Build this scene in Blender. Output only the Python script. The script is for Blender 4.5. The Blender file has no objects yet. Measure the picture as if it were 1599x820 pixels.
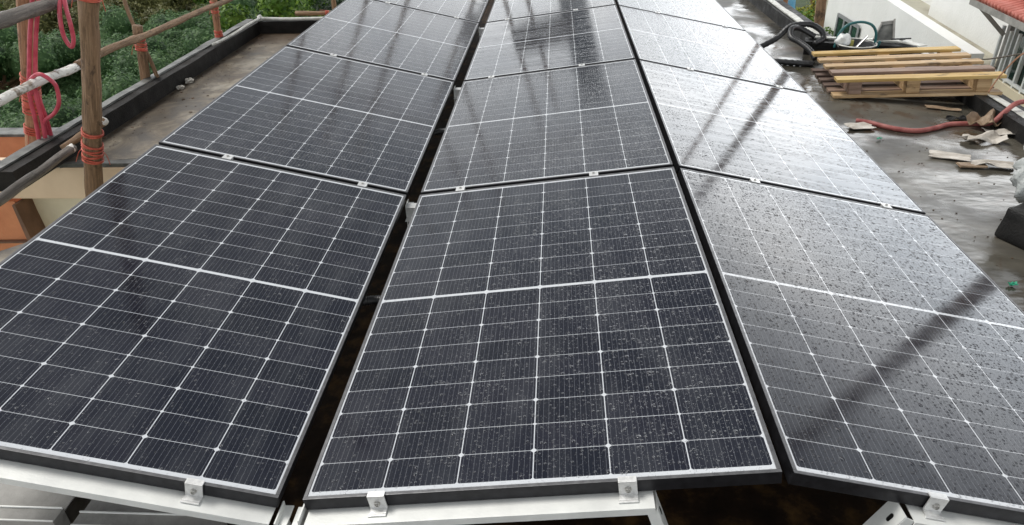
import bpy, bmesh, math, random
from mathutils import Vector, Matrix, Euler, noise
random.seed(7)
R = math.radians
scene = bpy.context.scene
col = scene.collection

# ------------------------------------------------------------------ camera, world, sun, exposure
cam_d = bpy.data.cameras.new('camera'); cam = bpy.data.objects.new('camera', cam_d); col.objects.link(cam)
cam.location = (0.6109, -1.1416, 1.3692)
cam.rotation_euler = (1.02990, 0.02570, 0.05470)
cam_d.sensor_width = 36.0; cam_d.lens = 1097.04 / 1599 * 36.0
cam_d.clip_start = 0.02; cam_d.clip_end = 3000
scene.camera = cam

SUN_EL, SUN_AZ = 58.0, -62.0
GLOW_AZ = 33.0                        # bright break in the cloud deck, low on the right          # azimuth measured from +Y towards +X
world = bpy.data.worlds.new('World'); scene.world = world; world.use_nodes = True
wn, wl = world.node_tree.nodes, world.node_tree.links
wn.clear()
def W(t, **k):
    n = wn.new(t)
    for a, v in k.items(): setattr(n, a, v)
    return n
wout = W('ShaderNodeOutputWorld'); wbg = W('ShaderNodeBackground'); wl.new(wbg.outputs[0], wout.inputs[0])
sky = W('ShaderNodeTexSky', sky_type='NISHITA', sun_disc=False)
sky.sun_elevation = R(SUN_EL); sky.sun_rotation = R(SUN_AZ); sky.dust_density = 3.0; sky.air_density = 1.0
hsv = W('ShaderNodeHueSaturation'); hsv.inputs['Saturation'].default_value = 0.35; wl.new(sky.outputs[0], hsv.inputs['Color'])
tc = W('ShaderNodeTexCoord')
# overcast cloud layer: broken bright and grey masses, brighter towards the hidden sun
mp = W('ShaderNodeMapping'); mp.inputs['Scale'].default_value = (1.0, 1.0, 3.2); wl.new(tc.outputs['Generated'], mp.inputs[0])
nz = W('ShaderNodeTexNoise'); nz.inputs['Scale'].default_value = 2.6; nz.inputs['Detail'].default_value = 6; nz.inputs['Roughness'].default_value = 0.55
wl.new(mp.outputs[0], nz.inputs['Vector'])
cr = W('ShaderNodeValToRGB'); wl.new(nz.outputs['Fac'], cr.inputs[0])
cr.color_ramp.elements[0].position = 0.35; cr.color_ramp.elements[0].color = (0.52, 0.56, 0.60, 1)
cr.color_ramp.elements[1].position = 0.68; cr.color_ramp.elements[1].color = (1.0, 1.0, 0.99, 1)
sd = Vector((math.sin(R(GLOW_AZ)) * math.cos(R(14)), math.cos(R(GLOW_AZ)) * math.cos(R(14)), math.sin(R(14))))
dp = W('ShaderNodeVectorMath', operation='DOT_PRODUCT'); dp.inputs[1].default_value = sd; wl.new(tc.outputs['Generated'], dp.inputs[0])
mr = W('ShaderNodeMapRange', interpolation_type='SMOOTHSTEP')
mr.inputs['From Min'].default_value = 0.89; mr.inputs['From Max'].default_value = 1.0
mr.inputs['To Min'].default_value = 8.5; mr.inputs['To Max'].default_value = 21.0
wl.new(dp.outputs['Value'], mr.inputs['Value'])
# the cloud deck thins to a bright band low over the far side
sep = W('ShaderNodeSeparateXYZ'); wl.new(tc.outputs['Generated'], sep.inputs[0])
low = W('ShaderNodeMapRange', interpolation_type='SMOOTHSTEP'); wl.new(sep.outputs[2], low.inputs['Value'])
for i, v_ in enumerate((.10, .58, 2.0, .34)): low.inputs[i + 1].default_value = v_
ml = W('ShaderNodeMath', operation='MULTIPLY'); wl.new(mr.outputs[0], ml.inputs[0]); wl.new(low.outputs[0], ml.inputs[1])
vm = W('ShaderNodeVectorMath', operation='SCALE'); wl.new(cr.outputs[0], vm.inputs[0]); wl.new(ml.outputs[0], vm.inputs['Scale'])
mx = W('ShaderNodeMix', data_type='RGBA'); mx.inputs[0].default_value = 0.88
wl.new(hsv.outputs[0], mx.inputs[6]); wl.new(vm.outputs[0], mx.inputs[7]); wl.new(mx.outputs[2], wbg.inputs[0])
wbg.inputs['Strength'].default_value = 0.10

sun_d = bpy.data.lights.new('sun', 'SUN'); sun_d.energy = 1.5; sun_d.angle = R(20); sun_d.color = (1.0, 0.97, 0.92)
sun = bpy.data.objects.new('sun', sun_d); col.objects.link(sun)
sun.rotation_euler = Vector((-math.sin(R(SUN_AZ)) * math.cos(R(SUN_EL)), -math.cos(R(SUN_AZ)) * math.cos(R(SUN_EL)), -math.sin(R(SUN_EL)))).to_track_quat('-Z', 'Y').to_euler()
scene.view_settings.view_transform = 'Standard'; scene.view_settings.look = 'None'
scene.view_settings.exposure = 0.74; scene.view_settings.gamma = 1.0
scene.render.engine = 'CYCLES'
scene.cycles.max_bounces = 6

# ------------------------------------------------------------------ material helpers
class NT:
    def __init__(s, name):
        s.m = bpy.data.materials.new(name); s.m.use_nodes = True
        s.n, s.l = s.m.node_tree.nodes, s.m.node_tree.links
        s.b = s.n['Principled BSDF']
    def new(s, t, **k):
        n = s.n.new(t)
        for a, v in k.items(): setattr(n, a, v)
        return n
    def put(s, sock, v):
        if isinstance(v, bpy.types.NodeSocket): s.l.new(v, sock)
        elif v is not None:
            if isinstance(v, tuple) and len(v) == 3 and len(sock.default_value) == 4: v = (*v, 1)
            sock.default_value = v
    def math(s, op, a, b=None, c=None):
        n = s.new('ShaderNodeMath', operation=op)
        s.put(n.inputs[0], a)
        if b is not None: s.put(n.inputs[1], b)
        if c is not None: s.put(n.inputs[2], c)
        return n.outputs[0]
    def obj(s): return s.new('ShaderNodeTexCoord').outputs['Object']
    def scale(s, v, sc):
        n = s.new('ShaderNodeMapping'); s.put(n.inputs['Scale'], sc); s.l.new(v, n.inputs[0]); return n.outputs[0]
    def noise(s, v, sc, det=4, rough=.55, dist=0.):
        n = s.new('ShaderNodeTexNoise'); s.l.new(v, n.inputs['Vector'])
        n.inputs['Scale'].default_value = sc; n.inputs['Detail'].default_value = det; n.inputs['Roughness'].default_value = rough; n.inputs['Distortion'].default_value = dist
        return n.outputs['Fac']
    def ramp(s, f, *stops):
        n = s.new('ShaderNodeValToRGB'); s.l.new(f, n.inputs[0]); e = n.color_ramp.elements
        while len(e) < len(stops): e.new(.5)
        for i, (p, c) in enumerate(stops):
            e[i].position = p; e[i].color = (c, c, c, 1) if isinstance(c, (int, float)) else (*c, 1)
        return n.outputs[0]
    def mix(s, f, a, b, blend='MIX'):
        n = s.new('ShaderNodeMix', data_type='RGBA', blend_type=blend); s.put(n.inputs[0], f); s.put(n.inputs[6], a); s.put(n.inputs[7], b); return n.outputs[2]
    def range(s, v, a, b, c, d, smooth=False):
        n = s.new('ShaderNodeMapRange'); 
        if smooth: n.interpolation_type = 'SMOOTHSTEP'
        s.l.new(v, n.inputs[0])
        for i, x in enumerate((a, b, c, d)): s.put(n.inputs[i + 1], x)
        return n.outputs[0]
    def bump(s, h, dist, strength=1.0, normal=None):
        n = s.new('ShaderNodeBump'); n.inputs['Distance'].default_value = dist; n.inputs['Strength'].default_value = strength
        s.l.new(h, n.inputs['Height'])
        if normal is not None: s.l.new(normal, n.inputs['Normal'])
        return n.outputs[0]
    def set(s, color=None, rough=None, metal=None, normal=None, spec=None, **k):
        if color is not None: s.put(s.b.inputs['Base Color'], color)
        if rough is not None: s.put(s.b.inputs['Roughness'], rough)
        if metal is not None: s.put(s.b.inputs['Metallic'], metal)
        if spec is not None: s.put(s.b.inputs['Specular IOR Level'], spec)
        if normal is not None: s.l.new(normal, s.b.inputs['Normal'])
        return s.m

def mottled(name, c1, c2, sc=6, rough=.6, bsc=60, bd=.002, metal=0., r2=None, stretch=(1, 1, 1), c3=None, spec=None):
    t = NT(name); o = t.scale(t.obj(), stretch)
    f = t.noise(o, sc, 6, .6)
    stops = [(.35, c1), (.65, c2)] if c3 is None else [(.3, c1), (.5, c2), (.7, c3)]
    c = t.ramp(f, *stops)
    g = t.noise(o, bsc, 4, .6)
    rr = t.range(t.noise(o, sc * 1.7, 3), .3, .7, rough, r2 if r2 is not None else rough)
    return t.set(c, rr, metal, t.bump(g, bd), .5 if spec is None else spec)

def mat_glass():
    """monocrystalline half cells under wet textured glass"""
    t = NT('wet_solar_glass'); PW, PL = 1.134, 1.722
    sep = t.new('ShaderNodeSeparateXYZ'); o = t.obj(); t.l.new(o, sep.inputs[0]); X, Y = sep.outputs[0], sep.outputs[1]
    px, cw = .1845, .1819
    ax = t.math('SUBTRACT', X, PW / 2 - 3 * px + (px - cw) / 2)          # 0 at left edge of the first cell
    fx = t.math('FLOORED_MODULO', ax, px)
    gx = t.math('GREATER_THAN', fx, cw)
    outx = t.math('GREATER_THAN', t.math('ABSOLUTE', t.math('SUBTRACT', X, PW / 2)), 3 * px - (px - cw) / 2)
    py, ch = .0925, .0912
    ys = t.math('SUBTRACT', Y, PL / 2)
    ay = t.math('SUBTRACT', t.math('ABSOLUTE', ys), .0065)
    fy = t.math('FLOORED_MODULO', ay, py)
    gy = t.math('GREATER_THAN', fy, ch)
    outy = t.math('MAXIMUM', t.math('LESS_THAN', ay, 0.0), t.math('GREATER_THAN', ay, 9 * py - (py - ch)))
    # clipped cell corners
    cx = t.math('MINIMUM', fx, t.math('ABSOLUTE', t.math('SUBTRACT', cw, fx)))
    f2 = t.math('FLOORED_MODULO', ay, 2 * py)
    cy2 = t.math('MINIMUM', f2, t.math('ABSOLUTE', t.math('SUBTRACT', 2 * py - (py - ch), f2)))
    cy1 = t.math('MINIMUM', fy, t.math('ABSOLUTE', t.math('SUBTRACT', ch, fy)))
    k1 = t.math('LESS_THAN', t.math('ADD', cx, cy2), .0065)
    k2 = t.math('LESS_THAN', t.math('ADD', cx, cy1), .0040)
    white = gx
    for q in (outx, gy, outy, k1, k2): white = t.math('MAXIMUM', white, q)
    # busbar wires, 13 to a cell, with solder pads
    bx = t.math('ABSOLUTE', t.math('SUBTRACT', t.math('FLOORED_MODULO', fx, cw / 13), cw / 26))
    bus = t.math('LESS_THAN', bx, .00042)
    pad = t.math('MULTIPLY', t.math('LESS_THAN', bx, .0010), t.math('LESS_THAN', t.math('FLOORED_MODULO', fy, .0152), .0012))
    bus = t.math('MAXIMUM', bus, pad)
    endp = t.math('MULTIPLY', t.math('LESS_THAN', bx, .0011), t.math('LESS_THAN', cy1, .0055))
    bus = t.math('MAXIMUM', bus, t.math('MULTIPLY', endp, .8))
    # per-cell tone
    cmb = t.new('ShaderNodeCombineXYZ')
    t.l.new(t.math('FLOOR', t.math('DIVIDE', ax, px)), cmb.inputs[0]); t.l.new(t.math('FLOOR', t.math('DIVIDE', ay, py)), cmb.inputs[1]); t.l.new(t.math('SIGN', ys), cmb.inputs[2])
    inf = t.new('ShaderNodeObjectInfo')
    add = t.new('ShaderNodeVectorMath', operation='ADD'); t.l.new(cmb.outputs[0], add.inputs[0]); t.l.new(inf.outputs['Random'], add.inputs[1])
    wnz = t.new('ShaderNodeTexWhiteNoise'); t.l.new(add.outputs[0], wnz.inputs['Vector'])
    cell = t.ramp(wnz.outputs['Value'], (0., (.0040, .0058, .0130)), (.5, (.0060, .0080, .0165)), (1., (.0095, .0108, .0200)))
    c = t.mix(t.math('MULTIPLY', bus, .5), cell, (.20, .21, .23))
    c = t.mix(white, c, (.60, .62, .65))
    # raindrops: object-space beads, offset per panel; R = amount, G = size, B = run-off streaks
    oi = t.new('ShaderNodeSeparateColor'); t.l.new(inf.outputs['Color'], oi.inputs[0]); AMT, SIZ, STR = oi.outputs[0], oi.outputs[1], oi.outputs[2]
    off = t.new('ShaderNodeVectorMath', operation='MULTIPLY_ADD'); t.l.new(inf.outputs['Random'], off.inputs[0]); off.inputs[1].default_value = (7.3, 3.1, 0); t.l.new(o, off.inputs[2])
    P = off.outputs[0]
    wav = t.noise(t.scale(P, (1.2, 22, 1)), 1.0, 3, .6)                 # sheets of water running down the slope (along X)
    sheet = t.math('MULTIPLY', t.range(wav, .44, .56, 0, 1, True), STR)
    bigz = t.noise(P, 3.0, 3, .5)
    def drops(sc, rmin, rmax, keep, seed):
        v = t.new('ShaderNodeTexVoronoi', voronoi_dimensions='2D', feature='F1'); v.inputs['Scale'].default_value = sc; v.inputs['Randomness'].default_value = .85
        sh = t.new('ShaderNodeVectorMath', operation='ADD'); t.l.new(P, sh.inputs[0]); sh.inputs[1].default_value = (seed, seed * 1.7, 0)
        t.l.new(sh.outputs[0], v.inputs['Vector'])
        s2 = t.new('ShaderNodeSeparateColor'); t.l.new(v.outputs['Color'], s2.inputs[0])
        rad = t.math('MULTIPLY', t.range(t.math('POWER', s2.outputs[0], 2.), 0, 1, rmin, rmax), t.range(SIZ, 0, 1, .6, 1.15))
        rad = t.math('MINIMUM', rad, .36)
        on = t.math('GREATER_THAN', t.math('ADD', t.math('MULTIPLY', AMT, keep), t.math('MULTIPLY', t.math('SUBTRACT', bigz, .5), .35)), s2.outputs[1])
        q = t.math('DIVIDE', v.outputs['Distance'], rad)
        dome = t.math('SQRT', t.math('MAXIMUM', t.math('SUBTRACT', 1., t.math('MULTIPLY', q, q)), 0.))
        h = t.math('MULTIPLY', t.math('MULTIPLY', dome, t.math('DIVIDE', rad, sc)), .8)
        return t.math('MULTIPLY', h, on)
    h = t.math('MAXIMUM', drops(88., .07, .40, .9, 0.), drops(200., .12, .34, .6, 3.3))
    h = t.math('MAXIMUM', h, t.math('MULTIPLY', drops(38., .05, .24, .55, 9.1), .8))
    h = t.math('MULTIPLY', h, t.math('SUBTRACT', 1., sheet))
    smear = t.range(t.noise(t.scale(P, (6, 1.5, 1)), 1.6, 5, .6), .45, .7, 0, .07)
    c = t.mix(smear, c, (.32, .33, .34))
    fine = t.noise(P, 700, 2, .5)
    h = t.math('ADD', h, t.math('MULTIPLY', fine, .000015))
    nrm = t.bump(h, 1.0, 1.0)
    rough = t.math('ADD', t.range(t.noise(t.scale(P, (2, 9, 1)), 2.0, 4), .3, .7, .07, .15), t.math('MULTIPLY', sheet, -.03))
    return t.set(c, rough, 0., nrm, .5)

M = {}
M['glass'] = mat_glass()
M['frame'] = mottled('black_anodised_frame', (.012, .012, .014), (.026, .026, .030), 30, .34, 300, .0002, .45, .5)
M['lip'] = mottled('silver_frame_lip', (.10, .10, .105), (.15, .15, .155), 40, .35, 300, .0002, .6, .5)
M['alu'] = mottled('white_coated_aluminium', (.68, .69, .67), (.80, .81, .78), 9, .38, 200, .0004, .15, .5)
M['clamp'] = mottled('brushed_aluminium_clamp', (.62, .62, .61), (.78, .78, .77), 60, .34, 500, .0003, .55, .45)
M['bolt'] = mottled('stainless_bolt', (.45, .44, .42), (.6, .6, .58), 80, .3, 500, .0002, 1.0)
def mat_roof():
    t = NT('wet_bitumen_roof'); o = t.obj()
    big = t.noise(o, 1.1, 6, .62, .4); sm = t.noise(o, 9, 6, .65)
    c = t.ramp(big, (.30, (.030, .028, .023)), (.46, (.068, .062, .050)), (.60, (.125, .115, .092)), (.75, (.21, .195, .165)))
    sep = t.new('ShaderNodeSeparateXYZ'); t.l.new(o, sep.inputs[0])
    lft = t.range(sep.outputs[0], -1.2, -.4, 1., 0., True)                      # drier, sandier membrane on the left strip
    big2 = t.noise(o, 2.4, 7, .68, .8)
    c = t.mix(t.math('MULTIPLY', lft, .92), c, t.ramp(big2, (.38, (.075, .055, .032)), (.47, (.17, .130, .080)), (.54, (.30, .255, .185)), (.66, (.46, .42, .34))))
    edge = t.math('MULTIPLY', t.range(t.math('ADD', sep.outputs[0], t.math('MULTIPLY', t.noise(o, 5, 4, .65), .35)), -2.40, -2.15, 1, 0, True), .85)   # wet dirt line along the parapet foot
    c = t.mix(edge, c, (.040, .028, .017))
    c = t.mix(t.math('MULTIPLY', lft, t.range(t.noise(o, 7, 6, .7, .5), .52, .66, 0, .8, True)), c, (.075, .055, .034))
    far = t.math('MULTIPLY', t.range(t.math('ADD', sep.outputs[1], t.math('MULTIPLY', t.noise(o, 4, 4, .65), .5)), 6.1, 6.5, 0, 1, True), lft)
    c = t.mix(t.math('MULTIPLY', far, .8), c, (.075, .042, .020))
    rust = t.range(t.noise(o, 2.3, 5, .7, .6), .54, .64, 0, .75, True)
    c = t.mix(rust, c, (.085, .050, .026))
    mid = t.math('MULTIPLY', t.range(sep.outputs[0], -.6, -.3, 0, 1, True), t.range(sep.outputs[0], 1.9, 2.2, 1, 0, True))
    c = t.mix(mid, c, t.ramp(sm, (.3, (.012, .007, .004)), (.5, (.026, .015, .008)), (.72, (.11, .060, .020))))  # rusty brown, darkened in the colour for the shade under the panels
    c = t.mix(.35, c, t.ramp(sm, (.3, (.03, .03, .03)), (.7, (.35, .34, .32))), 'OVERLAY')
    wet = t.range(t.noise(o, 1.7, 4, .55, .3), .38, .58, 0, 1, True)
    wet = t.math('MULTIPLY', wet, t.range(sep.outputs[0], 1.8, 2.4, .12, 1., True))
    rough = t.math('ADD', t.range(wet, 0, 1, .42, .06), t.math('MULTIPLY', sm, .14))
    h = t.math('ADD', t.math('MULTIPLY', t.noise(t.scale(o, (1, 1.6, 1)), 3.5, 3, .5), .010), t.math('MULTIPLY', t.math('MULTIPLY', t.noise(o, 160, 3), .0008), t.math('SUBTRACT', 1.1, wet)))
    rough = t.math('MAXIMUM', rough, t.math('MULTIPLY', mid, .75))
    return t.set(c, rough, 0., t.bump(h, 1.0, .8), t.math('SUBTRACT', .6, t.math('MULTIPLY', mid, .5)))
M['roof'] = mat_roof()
M['tar'] = mottled('black_tar_coating', (.005, .005, .005), (.016, .015, .014), 7, .45, 90, .004, 0, .7, spec=.3)
M['tar_brown'] = mottled('weathered_tar_parapet', (.007, .0062, .0055), (.022, .019, .017), 5, .55, 90, .004, 0, .75, spec=.18)
M['cap'] = mottled('grey_flashing', (.06, .062, .058), (.17, .172, .16), 8, .4, 60, .002, .1, .6)
M['strip'] = mottled('pale_flashing_strip', (.42, .42, .38), (.66, .66, .62), 14, .4, 60, .002, .1, .6)
M['cream'] = mottled('cream_painted_wall', (.66, .50, .34), (.78, .61, .43), 1.6, .7, 70, .002)
M['cream_low'] = mottled('pale_cream_wall', (.60, .54, .40), (.72, .66, .50), 1.6, .7, 70, .002)
M['terra'] = mottled('terracotta_paint', (.50, .17, .075), (.68, .28, .13), 3, .6, 70, .003)
M['terra_dark'] = mottled('brown_joint_and_shade', (.10, .055, .035), (.20, .11, .07), 6, .6, 70, .003)
def mat_white_wall():
    t = NT('white_rendered_wall'); o = t.obj()
    f = t.noise(t.scale(o, (1, 1, .25)), 1.3, 6, .6); g = t.noise(o, 5, 5, .6)
    c = t.mix(t.range(g, .5, .8, 0, .12), t.ramp(f, (.35, (.76, .77, .75)), (.7, (.83, .835, .82))), (.42, .42, .38))
    return t.set(c, .75, 0, t.bump(t.noise(o, 30, 3), .004))
M['white_wall'] = mat_white_wall()
M['slab'] = mottled('stained_concrete_ledge', (.22, .20, .15), (.42, .40, .32), 1.2, .7, 20, .01, c3=(.34, .33, .24))
M['grey_wall'] = mottled('grey_wall', (.36, .38, .37), (.44, .46, .45), 1.5, .7, 40, .003)
M['tile'] = mottled('red_roof_tile', (.36, .085, .055), (.58, .19, .155), 5, .5, 60, .003)
M['fascia'] = mottled('grey_timber_fascia', (.22, .215, .20), (.36, .35, .33), 6, .6, 40, .003)
M['rail'] = mottled('white_painted_steel', (.62, .66, .66), (.75, .78, .78), 12, .4, 100, .001)
def mat_window():
    t = NT('dark_green_window_glass'); c = t.ramp(t.noise(t.obj(), 2.0, 4), (.35, (.010, .028, .024)), (.65, (.03, .07, .06))); return t.set(c, .08, 0, None, .5)
M['window'] = mat_window()
M['frame_grey'] = mottled('grey_window_frame', (.20, .21, .22), (.30, .31, .32), 20, .45, 100, .001)
def mat_timber(name, c1, c2, c3, rough=.65, rn=None, gs=14):
    t = NT(name); o = t.obj(); f = t.noise(t.scale(o, (gs * 1.4, gs * 1.4, 1.0)), 3.4, 8, .75, .8); k = t.noise(t.scale(o, (1.6, 1.6, 1)), 6, 6, .7, .5)
    c = t.ramp(f, (.30, c1), (.52, c2), (.72, c3))
    c = t.mix(t.range(k, .53, .66, 0, .75, True), c, tuple(x * .4 for x in c1))
    c = t.mix(t.range(t.noise(o, 19, 4, .7), .60, .68, 0, .45, True), c, c3)
    if rn: c = t.mix(t.range(t.noise(o, rn[0], 4, .7), rn[1], rn[1] + .05, 0, 1), c, rn[2])
    h = t.math('ADD', f, t.math('MULTIPLY', k, .6))
    return t.set(c, rough, 0, t.bump(h, .012))
M['bark'] = mat_timber('weathered_pole_timber', (.080, .045, .022), (.25, .150, .080), (.43, .29, .175))
M['bark_red'] = mat_timber('reddish_pole_timber', (.16, .07, .040), (.38, .19, .10), (.50, .28, .17))
M['bark_grey'] = mat_timber('grey_wet_timber', (.05, .045, .040), (.15, .13, .11), (.27, .24, .21), .45)
M['bark_white'] = mat_timber('timber_with_white_paint', (.12, .095, .070), (.27, .22, .165), (.36, .30, .24), .6, (3.2, .455, (.74, .73, .69)))
M['white_paint'] = mottled('white_paint_end', (.62, .60, .55), (.80, .79, .75), 20, .6, 90, .004)
M['strap'] = mottled('red_nylon_strap', (.42, .060, .035), (.62, .14, .085), 30, .5, 200, .002)
M['hose_pink'] = mottled('pink_red_hose', (.44, .045, .075), (.60, .10, .14), 16, .35, 200, .001)
M['hose_red'] = mottled('dusty_red_hose', (.24, .050, .045), (.40, .14, .12), 12, .5, 150, .002)
M['hose_black'] = mottled('black_corrugated_hose', (.012, .012, .013), (.03, .03, .032), 12, .35, 100, .001)
M['bucket'] = mottled('black_rubber_bucket', (.010, .012, .012), (.028, .03, .03), 10, .35, 100, .001)
M['teal'] = mottled('teal_plastic_handle', (.012, .085, .09), (.025, .14, .145), 15, .35, 100, .0005)
M['plastic_white'] = mottled('white_plastic', (.62, .64, .63), (.78, .8, .79), 12, .4, 60, .003)
M['bag_grey'] = mottled('dull_plastic_bag', (.30, .32, .31), (.55, .57, .56), 12, .35, 40, .01)
M['yellow'] = mottled('yellow_green_grip', (.28, .26, .05), (.38, .36, .10), 12, .45, 60, .001)
M['card'] = mottled('wet_cardboard', (.20, .135, .085), (.36, .26, .17), 12, .6, 60, .003)
M['paper'] = mottled('torn_pale_paper', (.38, .34, .29), (.62, .58, .52), 9, .55, 60, .003)
M['dirt'] = mottled('leaf_litter', (.03, .02, .012), (.12, .07, .035), 12, .6, 80, .006)
M['plaster'] = mottled('plaster_lump', (.50, .47, .41), (.72, .70, .64), 12, .8, 60, .006)
M['blue'] = mottled('blue_sheet', (.0, .19, .36), (.01, .29, .50), 3, .4, 30, .003)
M['building_far'] = mottled('grey_render', (.13, .14, .15), (.19, .20, .21), .6, .7, 10, .003)
M['grass'] = mottled('rough_grass_ground', (.020, .038, .012), (.05, .075, .025), 1.2, .9, 20, .03)
M['rope_green'] = mottled('green_twine', (.02, .30, .17), (.03, .42, .25), 30, .5, 100, .001)
PW = []
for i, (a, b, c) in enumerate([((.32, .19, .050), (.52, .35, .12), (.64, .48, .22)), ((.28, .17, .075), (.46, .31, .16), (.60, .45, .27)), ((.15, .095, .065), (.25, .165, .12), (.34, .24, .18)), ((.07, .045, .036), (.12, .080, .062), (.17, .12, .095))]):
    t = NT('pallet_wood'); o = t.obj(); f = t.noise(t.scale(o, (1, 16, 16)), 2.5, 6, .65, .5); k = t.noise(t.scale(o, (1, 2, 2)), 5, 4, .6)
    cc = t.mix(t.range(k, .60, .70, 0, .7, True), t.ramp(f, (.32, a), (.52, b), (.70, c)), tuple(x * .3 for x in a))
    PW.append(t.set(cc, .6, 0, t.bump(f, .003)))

# ------------------------------------------------------------------ mesh helpers
def tag(o, label=None, cat=None, group=None, kind=None):
    if label: o['label'] = label
    if cat: o['category'] = cat
    if group: o['group'] = group
    if kind: o['kind'] = kind
    return o
def empty(name, loc, label, cat, group=None, rot=(0, 0, 0)):
    o = bpy.data.objects.new(name, None); col.objects.link(o); o.location = loc; o.rotation_euler = rot; o.empty_display_size = .05
    return tag(o, label, cat, group)
class MB:
    def __init__(s): s.bm = bmesh.new()
    def hexa(s, p, bev=0.0):
        """8 points: bottom ring 0-3, top ring 4-7"""
        b = bmesh.new(); v = [b.verts.new(Vector(q)) for q in p]
        for f in ((3, 2, 1, 0), (4, 5, 6, 7), (0, 1, 5, 4), (1, 2, 6, 5), (2, 3, 7, 6), (3, 0, 4, 7)): b.faces.new([v[i] for i in f])
        bmesh.ops.recalc_face_normals(b, faces=b.faces)
        if bev: bmesh.ops.bevel(b, geom=b.edges[:], offset=bev, segments=2, affect='EDGES', profile=.6)
        me = bpy.data.meshes.new('t'); b.to_mesh(me); s.bm.from_mesh(me); bpy.data.meshes.remove(me); b.free(); return s
    def box(s, lo, hi, bev=0.0, mat=None):
        (a, b, c), (d, e, f) = lo, hi
        p = [Vector(q) for q in ((a, b, c), (d, b, c), (d, e, c), (a, e, c), (a, b, f), (d, b, f), (d, e, f), (a, e, f))]
        if mat is not None: p = [mat @ q for q in p]
        return s.hexa(p, bev)
    def bar(s, a, b, w, h, up=(0, 0, 1), bev=0.0):
        a, b = Vector(a), Vector(b); d = (b - a).normalized(); sd = d.cross(Vector(up)).normalized() * w / 2; u = sd.cross(d).normalized() * h / 2
        return s.hexa([a - sd - u, b - sd - u, b + sd - u, a + sd - u, a - sd + u, b - sd + u, b + sd + u, a + sd + u], bev)
    def tube(s, pts, rad, n=10, caps=True, wob=0.0, seed=0, sub=1):
        pts = [Vector(p) for p in pts]
        if sub > 1: pts = smooth_path(pts, sub)
        m = len(pts); rr = rad if callable(rad) else (lambda t: rad)
        prev = None; rings = []
        for i, p in enumerate(pts):
            d = (pts[min(i + 1, m - 1)] - pts[max(i - 1, 0)]).normalized()
            if prev is None: u = d.orthogonal().normalized()
            else: u = (prev - d * prev.dot(d)).normalized()
            prev = u; v = d.cross(u); ring = []
            for k in range(n):
                a = 2 * math.pi * k / n; r = rr(i / (m - 1))
                if wob: r *= 1 + wob * noise.noise(Vector((math.cos(a) * 1.3 + seed, math.sin(a) * 1.3, i * .35 + seed)))
                ring.append(s.bm.verts.new(p + (u * math.cos(a) + v * math.sin(a)) * r))
            rings.append(ring)
        for i in range(m - 1):
            for k in range(n): s.bm.faces.new((rings[i][k], rings[i][(k + 1) % n], rings[i + 1][(k + 1) % n], rings[i + 1][k]))
        if caps: s.bm.faces.new(rings[0][::-1]); s.bm.faces.new(rings[-1])
        return s
    def lathe(s, prof, n=28, mat=Matrix()):
        rings = []
        for (r, z) in prof: rings.append([s.bm.verts.new(mat @ Vector((r * math.cos(2 * math.pi * k / n), r * math.sin(2 * math.pi * k / n), z))) for k in range(n)])
        for i in range(len(prof) - 1):
            for k in range(n): s.bm.faces.new((rings[i][k], rings[i][(k + 1) % n], rings[i + 1][(k + 1) % n], rings[i + 1][k]))
        s.bm.faces.new(rings[0][::-1]); s.bm.faces.new(rings[-1]); return s
    def prism(s, poly, z0, z1):
        b = [s.bm.verts.new((x, y, z0)) for x, y in poly]; t = [s.bm.verts.new((x, y, z1)) for x, y in poly]; n = len(poly)
        s.bm.faces.new(b[::-1]); s.bm.faces.new(t)
        for i in range(n): s.bm.faces.new((b[i], b[(i + 1) % n], t[(i + 1) % n], t[i]))
        return s
    def blob(s, c, r, seed=0, amp=.4, sub=3, sc=(1, 1, 1)):
        b = bmesh.new(); bmesh.ops.create_icosphere(b, subdivisions=sub, radius=1)
        for v in b.verts:
            k = 1 + amp * noise.noise(v.co * 1.6 + Vector((seed, 0, 0))) + amp * .4 * noise.noise(v.co * 4 + Vector((0, seed, 0)))
            v.co = Vector((v.co.x * sc[0], v.co.y * sc[1], v.co.z * sc[2])) * r * k + Vector(c)
        me = bpy.data.meshes.new('t'); b.to_mesh(me); s.bm.from_mesh(me); bpy.data.meshes.remove(me); b.free(); return s
    def build(s, name, mat, parent=None, smooth=False):
        me = bpy.data.meshes.new(name)
        bmesh.ops.recalc_face_normals(s.bm, faces=s.bm.faces)
        s.bm.to_mesh(me); s.bm.free(); me.materials.append(mat)
        if smooth:
            for p in me.polygons: p.use_smooth = True
        o = bpy.data.objects.new(name, me); col.objects.link(o); o.parent = parent; return o
def smooth_path(pts, sub):
    out = []; P = [pts[0]] + pts + [pts[-1]]
    for i in range(1, len(P) - 2):
        for k in range(sub):
            t = k / sub; a, b, c, d = P[i - 1], P[i], P[i + 1], P[i + 2]
            out.append(.5 * ((2 * b) + (c - a) * t + (2 * a - 5 * b + 4 * c - d) * t * t + (3 * b - a - 3 * c + d) * t ** 3))
    out.append(pts[-1]); return out

# ------------------------------------------------------------------ ground
g = MB(); v = [g.bm.verts.new(p) for p in ((-400, -400, -7), (400, -400, -7), (400, 600, -7), (-400, 600, -7))]; g.bm.faces.new(v)
tag(g.build('ground', M['grass']), kind='structure')

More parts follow.
